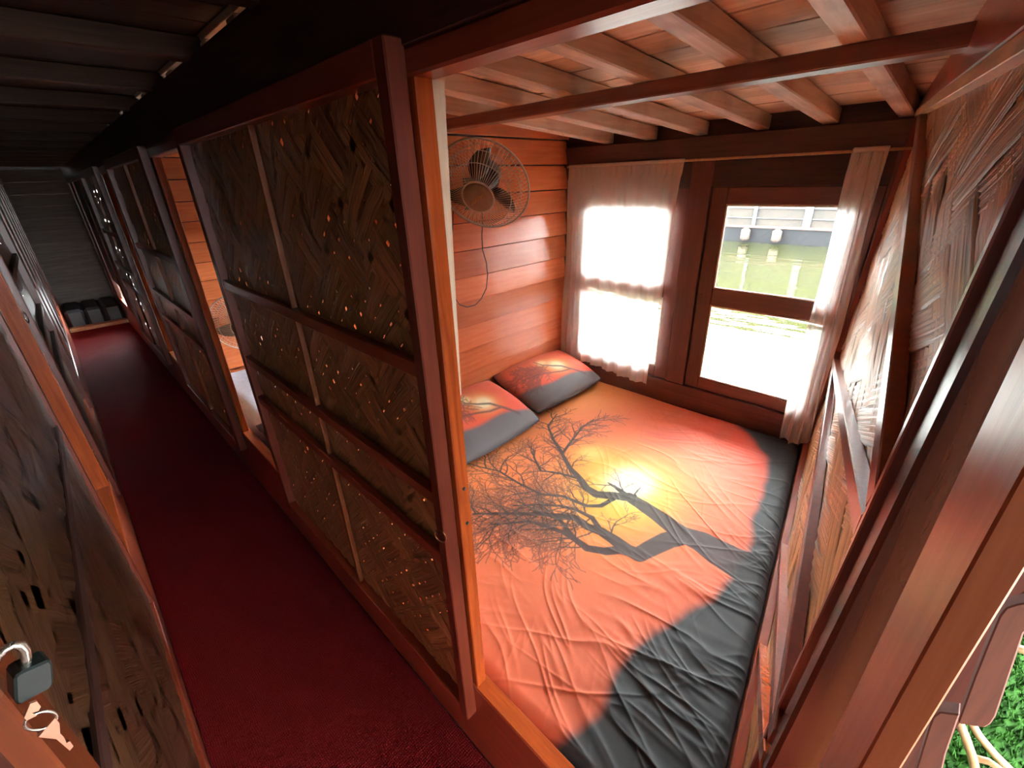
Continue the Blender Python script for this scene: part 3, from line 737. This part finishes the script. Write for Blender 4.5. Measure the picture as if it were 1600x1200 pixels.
# ---- pillows
def pillow(label, cx, cy, w, d, h, rz, tilt, zc, seed):
    n, m = 110, 80; us = np.linspace(-1, 1, n); vs_ = np.linspace(-1, 1, m); U, V = np.meshgrid(us, vs_)
    pr_ = np.clip((1-np.abs(U)**2.6), 0, 1)**.5*np.clip((1-np.abs(V)**2.6), 0, 1)**.5
    rs = np.random.RandomState(seed)
    top = h*pr_+.0035*fbm(U*.5, V*.5, seed, 3, 1.2)*pr_; bot = -h*.55*pr_
    px = U*(1-.05*V**2)*w/2; py = V*(1-.06*U**2)*d/2
    rst = Raster(np.linspace(-1.4, 1.4, n), np.linspace(-1, 1, m))  # print space: x across, y up towards the wall
    rr = random.Random(seed)
    A = lambda x, y: (x*1.4, y)
    rst.limb([A(.62, -.62), A(.45, -.3), A(.30, -.02), A(.12, .12), A(-.05, .32), A(-.1, .6)], .05, .02)
    rst.limb([A(.42, -.26), A(.15, -.22), A(-.1, -.1), A(-.4, .05), A(-.7, .12)], .035, .018)
    for k in range(26): rst.twig(A(rr.uniform(-.55, .1), rr.uniform(-.1, .35)), rr.uniform(2.2, 3.9), .32, .013, 2, rr)
    Pc = mixc(np.broadcast_to(col((216, 72, 40)), U.shape+(3,)), col((222, 108, 70)), np.clip(.4+.5*V-.3*U, 0, 1))
    gs = lambda a, b, s_: np.exp(-(((U-a)*1.3)**2+(V-b)**2)/s_**2)
    Pc = mixc(Pc, col((240, 176, 80)), np.clip(gs(.22, .12, .34), 0, 1)); Pc = mixc(Pc, col((252, 240, 200)), np.clip(gs(.22, .1, .2)*1.6, 0, 1)); Pc = mixc(Pc, col((250, 226, 170)), np.clip(gs(.0, .42, .15)*1.3, 0, 1))
    gr = np.clip((-.42-.16*U+.05*np.sin(5*U)-V)*9+.5, 0, 1); Pc = mixc(Pc, col((92, 88, 92)), gr)
    Pc = mixc(Pc, col((120, 84, 76)), np.clip((-.8-U)*6, 0, 1)*.6)
    Pc = mixc(Pc, col((78, 52, 54)), np.clip(rst.m, 0, 1)*.85)
    Pb = np.broadcast_to(col((62, 62, 66)), U.shape+(3,))
    vv = np.concatenate([np.stack([px, py, top], -1).reshape(-1, 3), np.stack([px, py, bot], -1).reshape(-1, 3)])
    ct, stl = math.cos(tilt), math.sin(tilt); y2 = vv[:, 1]*ct-vv[:, 2]*stl; z2 = vv[:, 1]*stl+vv[:, 2]*ct
    c, s_ = math.cos(rz), math.sin(rz)
    X = cx+vv[:, 0]*c-y2*s_; Y = cy+vv[:, 0]*s_+y2*c; Z = zc+z2
    co = np.stack([X*S, Y*S, (Z+FZ)*S], -1)
    I = np.arange(n*m).reshape(m, n); qt = np.stack([I[:-1, :-1], I[:-1, 1:], I[1:, 1:], I[1:, :-1]], -1).reshape(-1, 4); qb = qt[:, ::-1]+n*m
    me = bpy.data.meshes.new('pillow'); me.from_pydata(co.tolist(), [], np.concatenate([qt, qb]).tolist())
    at = me.color_attributes.new('print', 'FLOAT_COLOR', 'POINT')
    cc = np.concatenate([Pc.reshape(-1, 3), Pb.reshape(-1, 3)]); at.data.foreach_set('color', np.concatenate([cc, np.ones((len(cc), 1))], 1).astype(np.float32).ravel())
    me.polygons.foreach_set('use_smooth', [True]*len(me.polygons)); me.materials.append(M['print'])
    o = bpy.data.objects.new('pillow', me); C.objects.link(o); tag(o, label, 'pillow', 'sunset print pillows')
    rim = [Vector((X[i], Y[i], Z[i])) for i in list(I[0, :])+list(I[:, -1][1:])+list(I[-1, ::-1][1:])+list(I[::-1, 0][1:-1])]
    put('piping', MB().tube(rim[::2], .004, 6, closed=True), 'pillow_edge', o)
    return o
M['pillow_edge'] = plain('grey_pillow_piping', lin((74, 72, 76)), .8)
pillow('sunset tree pillow nearer the orange door post', 1.05, 1.30, .50, .36, .052, 0.02, .30, -.925, 4)
pillow('sunset tree pillow in the corner below the white curtain', 1.58, 1.335, .53, .33, .052, -.01, .30, -.925, 9)

# ---- wall fan
def make_fan(Cn, nrm, hit_y, label):
    Cn = Vector(Cn); nrm = Vector(nrm).normalized(); up = Vector((0, 0, 1)); rt = up.cross(nrm).normalized(); up2 = nrm.cross(rt)
    f = empty('wall_fan', (Cn.x, hit_y, Cn.z-.1)); tag(f, label, 'fan')
    def P(r, a, h): return Cn+(rt*math.cos(a)+up2*math.sin(a))*r+nrm*h
    RG = .174; wire = .0011
    def ring(r, h, w, n=40): return [P(r, 2*math.pi*i/n, h) for i in range(n)]
    g = MB()
    prof = [(.055, .075), (.085, .071), (.12, .056), (.15, .028), (RG, 0)]
    for k in range(72):
        a = 2*math.pi*k/72; g.tube([P(r, a, h) for r, h in prof], wire, 3, cap=False)
    for r, h in ((.12, .057), (.15, .029)): g.tube(ring(r, h, 0), wire*1.2, 4, closed=True)
    put('front_grille', g, 'grey_metal', f)
    b = MB(); profb = [(.045, -.052), (.09, -.052), (.135, -.040), (.155, -.02), (RG, 0)]
    for k in range(60):
        a = 2*math.pi*(k+.4)/60; b.tube([P(r, a, h) for r, h in profb], wire, 3, cap=False)
    for r, h in ((.09, -.052), (.135, -.04)): b.tube(ring(r, h, 0), wire*1.2, 4, closed=True)
    put('rear_grille', b, 'grey_metal', f)
    put('rim', MB().tube(ring(RG, 0, 0, 56), .0038, 6, closed=True), 'grey_metal', f)
    hb = put('hub_cap', MB().lathe([(.056, .066), (.057, .074), (.052, .080), (.030, .084), (.002, .085)], Cn, nrm, 32), 'hub', f)
    put('hub_rim', MB().tube(ring(.059, .072, 0, 40), .003, 6, closed=True), 'grey_metal', f)
    # orange script on the cap
    lg = MB()
    for i in range(7):
        t = -.024+.007*i; a0 = Cn+rt*t+up2*(t*.75+(.004 if i % 2 else -.004))+nrm*.0852; a1 = Cn+rt*(t+.006)+up2*(t*.75+.003-(.004 if i % 2 else -.005))+nrm*.0852
        lg.tube([a0, a1], .0012, 4)
    put('lettering', lg, 'logo', hb)
    for k in range(3):
        a0 = math.radians(92+120*k); mb = MB(); n = 14
        for i in range(n+1):
            t = i/n; r = .035+.112*t; sw = .35*t*t
            wl = .020+.030*math.sin(math.pi*min(1, t*.9+.08)); wl = wl if t < .93 else wl*.75
            for sgn in (-1, 1):
                a = a0+sw*-1+sgn*wl/max(r, .05)*.75
                mb.v.append(tuple(P(r, a, .004+sgn*.013*(1-.3*t))))
        b0 = len(mb.v)
        mb.v += [tuple(Vector(p)-nrm*.002) for p in mb.v]
        for i in range(n):
            mb.f.append((i*2, i*2+1, i*2+3, i*2+2)); mb.f.append((b0+i*2, b0+i*2+2, b0+i*2+3, b0+i*2+1))
            mb.f.append((i*2, i*2+2, b0+i*2+2, b0+i*2)); mb.f.append((i*2+1, b0+i*2+1, b0+i*2+3, i*2+3))
        mb.smooth = True; put('blade', mb, 'blade', f)
    put('motor', MB().lathe([(.02, -.11), (.045, -.10), (.05, -.055), (.045, -.02), (.012, 0), (.012, .02)], Cn, nrm, 24), 'black_plastic', f)
    back = Cn-nrm*.085
    put('arm', MB().tube([back, back+Vector((0, .03, -.05)), Vector((back.x, hit_y-.02, back.z-.07)), Vector((back.x, hit_y-.006, back.z-.07))], .012, 8), 'black_plastic', f)
    put('wall_plate', MB().box(back.x-.03, back.x+.03, hit_y-.012, hit_y-.001, back.z-.13, back.z-.01), 'black_plastic', f, .003)
    return f, Cn, nrm
fan, FC, FN = make_fan((1.20, 1.335, -.018), (-.76, -.42, -.50), YB[0]-.004, 'grey wire wall fan mounted on the orange board wall')
def cordpath(pts, Y): return [tuple(on(p, 1, Y)) for p in pts]
cp_ = [(753, 322), (754, 345), (753, 370), (754, 390), (760, 410), (762, 430), (760, 450), (752, 467), (742, 477), (730, 480), (718, 476), (710, 464), (706, 448), (705, 425), (706, 395), (707, 360), (708, 330)]
put('power_cord', MB().tube(cordpath(cp_, 1.47), .0022, 6), 'cord', fan)
fan2, _, _ = make_fan((.66, 2.9, -.71), (-.35, -.9, -.15), YB[1]-.004, 'part hidden wire fan glimpsed through the second opening')

# ---- second cabin's bedding
mb2 = MB(); n = 60
for j in range(n+1):
    for i in range(n+1):
        u_, v_ = i/n, j/n; x = XC+.05+u_*1.45; y = 1.55+v_*1.5
        e = min(u_, 1-u_, v_, 1-v_); z = -1.0+.012*math.sin(7*u_+5*v_)+.010*math.sin(19*u_-11*v_)+(.03*math.exp(-((v_-.25)/.12)**2))-.12*max(0, 1-e*22)**2
        mb2.v.append((x, y, z))
for j in range(n):
    for i in range(n): a = j*(n+1)+i; mb2.f.append((a, a+1, a+n+2, a+n+1))
mb2.smooth = True
o = put('mattress', mb2, 'white_cloth'); tag(o, 'pale grey bedding glimpsed through the second opening', 'mattress')
dk = MB(); n = 24
for j in range(n+1):
    for i in range(n+1):
        u_, v_ = i/n*2-1, j/n*2-1; pr_ = max(0, (1-abs(u_)**3)*(1-abs(v_)**3))**.5
        dk.v.append((.53+.13*u_, 1.86+.22*v_, -.985+.045*pr_+.006*math.sin(14*v_)))
for j in range(n):
    for i in range(n): a = j*(n+1)+i; dk.f.append((a, a+1, a+n+2, a+n+1))
dk.smooth = True
o = put('blanket', dk, 'slate_cloth', None) if 'slate_cloth' in M else None
M['slate_cloth'] = plain('slate_grey_linen', lin((88, 92, 104)), .85)
if o is None: o = put('blanket', dk, 'slate_cloth')
tag(o, 'crumpled slate grey blanket at the second cabin sill', 'blanket')
# seat cushion at the end of the corridor
sc_ = empty('bench_cushion', (.1, 6.5, -1.255)); tag(sc_, 'black vinyl bench cushion at the corridor end', 'cushion')
for k in range(3): put('pad', MB().box(-.11+k*.15, .036+k*.15, 6.25, 6.8, -1.254, -1.06), 'black_cloth', sc_, .025)
stp = put('floor', MB().box(XL, XC, 6.15, 6.24, -1.262, -1.22), 'pale_x', None, .003); struct(stp, 'pale tile strip at the end of the red carpet', 'floor')

# ---- padlock and keys on the left door
lc = Vector(on((52, 1068), 0, -.086)); nh = Vector((-lc.x, -lc.y, 0)).normalized()
def vp(px, d=0.0):
    """traced point on the vertical plane through the lock that faces the corridor"""
    r = Vector(ray(px)); return r*((lc+nh*d).dot(nh)/r.dot(nh))
pl = empty('padlock', tuple(lc)); tag(pl, 'black padlock with steel shackle hanging on the left door', 'padlock')
put('body', MB().prism([vp(p) for p in ((22, 1060), (30, 1052), (78, 1031), (83, 1036), (85, 1066), (80, 1076), (32, 1103), (24, 1100))], -nh*.014), 'lockbody', pl, .0012)
put('shackle', MB().tube([vp(p, -.006) for p in ((-22, 1068), (-14, 1045), (-4, 1026), (8, 1014), (20, 1008), (32, 1008), (40, 1016), (42, 1030), (41, 1056))], .0024, 8), 'steel', pl)
hz_ = vp((-18, 1062))
put('hasp', MB().box(-.1125, hz_.x+.002, hz_.y-.004, hz_.y+.010, hz_.z-.012, hz_.z+.012), 'brass_dark', pl, .001)
kr = empty('key_ring', tuple(vp((64, 1126)))); tag(kr, 'steel ring with two small keys below the padlock', 'key ring')
cr_, sr_ = math.cos(-.32), math.sin(-.32)
put('ring', MB().tube([vp((64+26*math.cos(t)*cr_-13*math.sin(t)*sr_, 1126+26*math.cos(t)*sr_+13*math.sin(t)*cr_), .003) for t in [i*math.pi/14 for i in range(28)]], .0008, 6, closed=True), 'steel', kr)
put('key', MB().prism([vp(p, .004) for p in ((60, 1152), (74, 1136), (86, 1122), (93, 1130), (94, 1146), (100, 1152), (104, 1161), (109, 1158), (115, 1166), (109, 1173), (88, 1155))], -nh*.002), 'brass', kr)
put('key', MB().prism([vp(p, .005) for p in ((38, 1122), (47, 1100), (58, 1096), (64, 1104), (60, 1111), (50, 1114), (58, 1118), (42, 1126))], -nh*.002), 'brass', kr)

# ---- deck outside, right foreground
dk_ = put('floor', MB().box(-1.3, 4.0, -2.4, -.16, -1.42, -1.36), 'dark_y'); struct(dk_, 'deck boards under the artificial grass', 'floor')
tf = MB(); rt_ = random.Random(2)
for i in range(26000):
    x = rt_.uniform(.75, 2.6); y = rt_.uniform(-1.0, -.2)
    a = rt_.uniform(0, 6.28); h = rt_.uniform(.014, .026); w = .0035; lx_, ly_ = rt_.uniform(-.012, .012), rt_.uniform(-.012, .012)
    b = len(tf.v); tf.v += [(x-w*math.cos(a), y-w*math.sin(a), -1.352), (x+w*math.cos(a), y+w*math.sin(a), -1.352), (x+lx_, y+ly_, -1.352+h)]; tf.f.append((b, b+1, b+2))
tfb = put('artificial_turf', MB().box(.7, 2.7, -1.1, -.18, -1.36, -1.352), 'turf'); tag(tfb, 'bright green artificial grass on the front deck', 'turf', kind='stuff')
o = put('grass_blades', tf, 'turf', tfb); o['kind'] = 'stuff'
# rounded step boards just past the jamb
def rounded_board(name, pxs, X, th, mat, label, cat='board'):
    pts = [tuple(on(p, 0, X)) for p in pxs]
    o = put(name, MB().prism(pts, (th, 0, 0)), mat, None, .0015); tag(o, label, cat); return o
M['step'] = wood('reddish_step_board', lin((66, 32, 18)), lin((84, 44, 26)), 'Z', .7, .0, 5, .1)
rounded_board('step_board', [(1640, 938), (1590, 944), (1572, 950), (1562, 962), (1546, 1000), (1522, 1060), (1497, 1128), (1500, 1132), (1538, 1138), (1548, 1132), (1556, 1120), (1580, 1050), (1600, 990), (1645, 900)], .66, .02, 'step', 'brown round cornered board right of the door jamb', 'board')
rounded_board('step_board', [(1500, 1117), (1468, 1113), (1458, 1120), (1452, 1135), (1420, 1240), (1460, 1260), (1478, 1180)], .60, .02, 'step', 'lower brown round cornered board at the bottom right edge', 'board')
dd = put('wall_front', MB().hexa([(x, y, z) for z in (-1.3, .2) for x, y in ((.84, -.30), (.90, -.30), (.90, .03), (.84, .02))][:0] or [tuple(on(p, 0, X)) for X in (.80, .84) for p in ((1390, 1330), (1330, 1330), (1640, 690), (1700, 760))]), 'dark_z'); struct(dd, 'dark door leaf edge in the gap behind the jamb', 'door')
# cane chair
ch = empty('cane_chair', (1.25, -.38, -1.35)); tag(ch, 'pale cane chair standing on the green turf', 'chair')
def on_deck(px, X): return tuple(on(px, 0, X))
put('leg', MB().tube([on_deck(p, 1.05) for p in ((1497, 1125), (1508, 1150), (1520, 1185), (1530, 1230), (1534, 1260))], .0085, 8), 'cane', ch)
put('leg', MB().tube([on_deck(p, 1.12) for p in ((1512, 1120), (1530, 1150), (1555, 1180), (1590, 1215), (1620, 1240))], .0085, 8), 'cane', ch)
put('stretcher', MB().tube([on_deck(p, 1.06) for p in ((1515, 1182), (1545, 1190), (1580, 1215), (1600, 1240))], .007, 8), 'cane', ch)
put('arm_rail', MB().tube([on_deck(p, 1.4) for p in ((1575, 1008), (1600, 1016), (1640, 1030))], .010, 8), 'cane', ch)

# ---- water and the boat opposite
wt = put('canal_water', MB().box(-40, 120, -90, 90, -2.3, -2.0), 'water', None, 0); tag(wt, 'rippled olive green water outside the window', 'water', kind='stuff')
XB = 15.4
bt = empty('houseboat', (XB, 4, -2.0)); tag(bt, 'houseboat with woven walls moored across the water', 'boat')
put('hull', MB().hexa([(XB+.1, -14, -2.05), (XB+3.4, -14, -2.05), (XB+3.4, 24, -2.05), (XB+.1, 24, -2.05), (XB-.05, -14, -1.56), (XB+3.6, -14, -1.56), (XB+3.6, 24, -1.56), (XB-.05, 24, -1.56)]), 'hull', bt)
put('wall', MB().box(XB, XB+3.4, -14, 24, -1.5, .44), 'matting', bt)
M['rust2'] = plain('faded_fender', lin((58, 48, 42)), .7)
M['rust'] = plain('rust_red_gunwale', lin((64, 36, 28)), .7)
put('gunwale', MB().box(XB-.10, XB+.0, -14, 24, -1.56, -1.50), 'rust', bt)
for px, w in (((1180, 340), .05), ((1262, 345), .10), ((1322, 345), .16), ((1100, 340), .06), ((1400, 345), .1)):
    y = on(px, 0, XB)[1]; put('post', MB().box(XB-.06, XB-.005, y-w, y+w, -1.5, .44), 'white_paint', bt)
for z in (-1.28, -1.0, -.7, -.3): put('rail', MB().box(XB-.03, XB-.005, -14, 24, z-.012, z+.012), 'white_paint', bt)
for px in ((1168, 362), (1216, 368)):
    y = on(px, 0, XB)[1]; put('fender', MB().lathe([(.05, -1.95), (.13, -1.88), (.13, -1.62), (.05, -1.56)], (XB-.16, y, 0), (0, 0, 1), 12), 'rust2', bt)
put('roof', MB().box(XB-.25, XB+3.7, -14.3, 24.3, .44, .58), 'roof', bt)
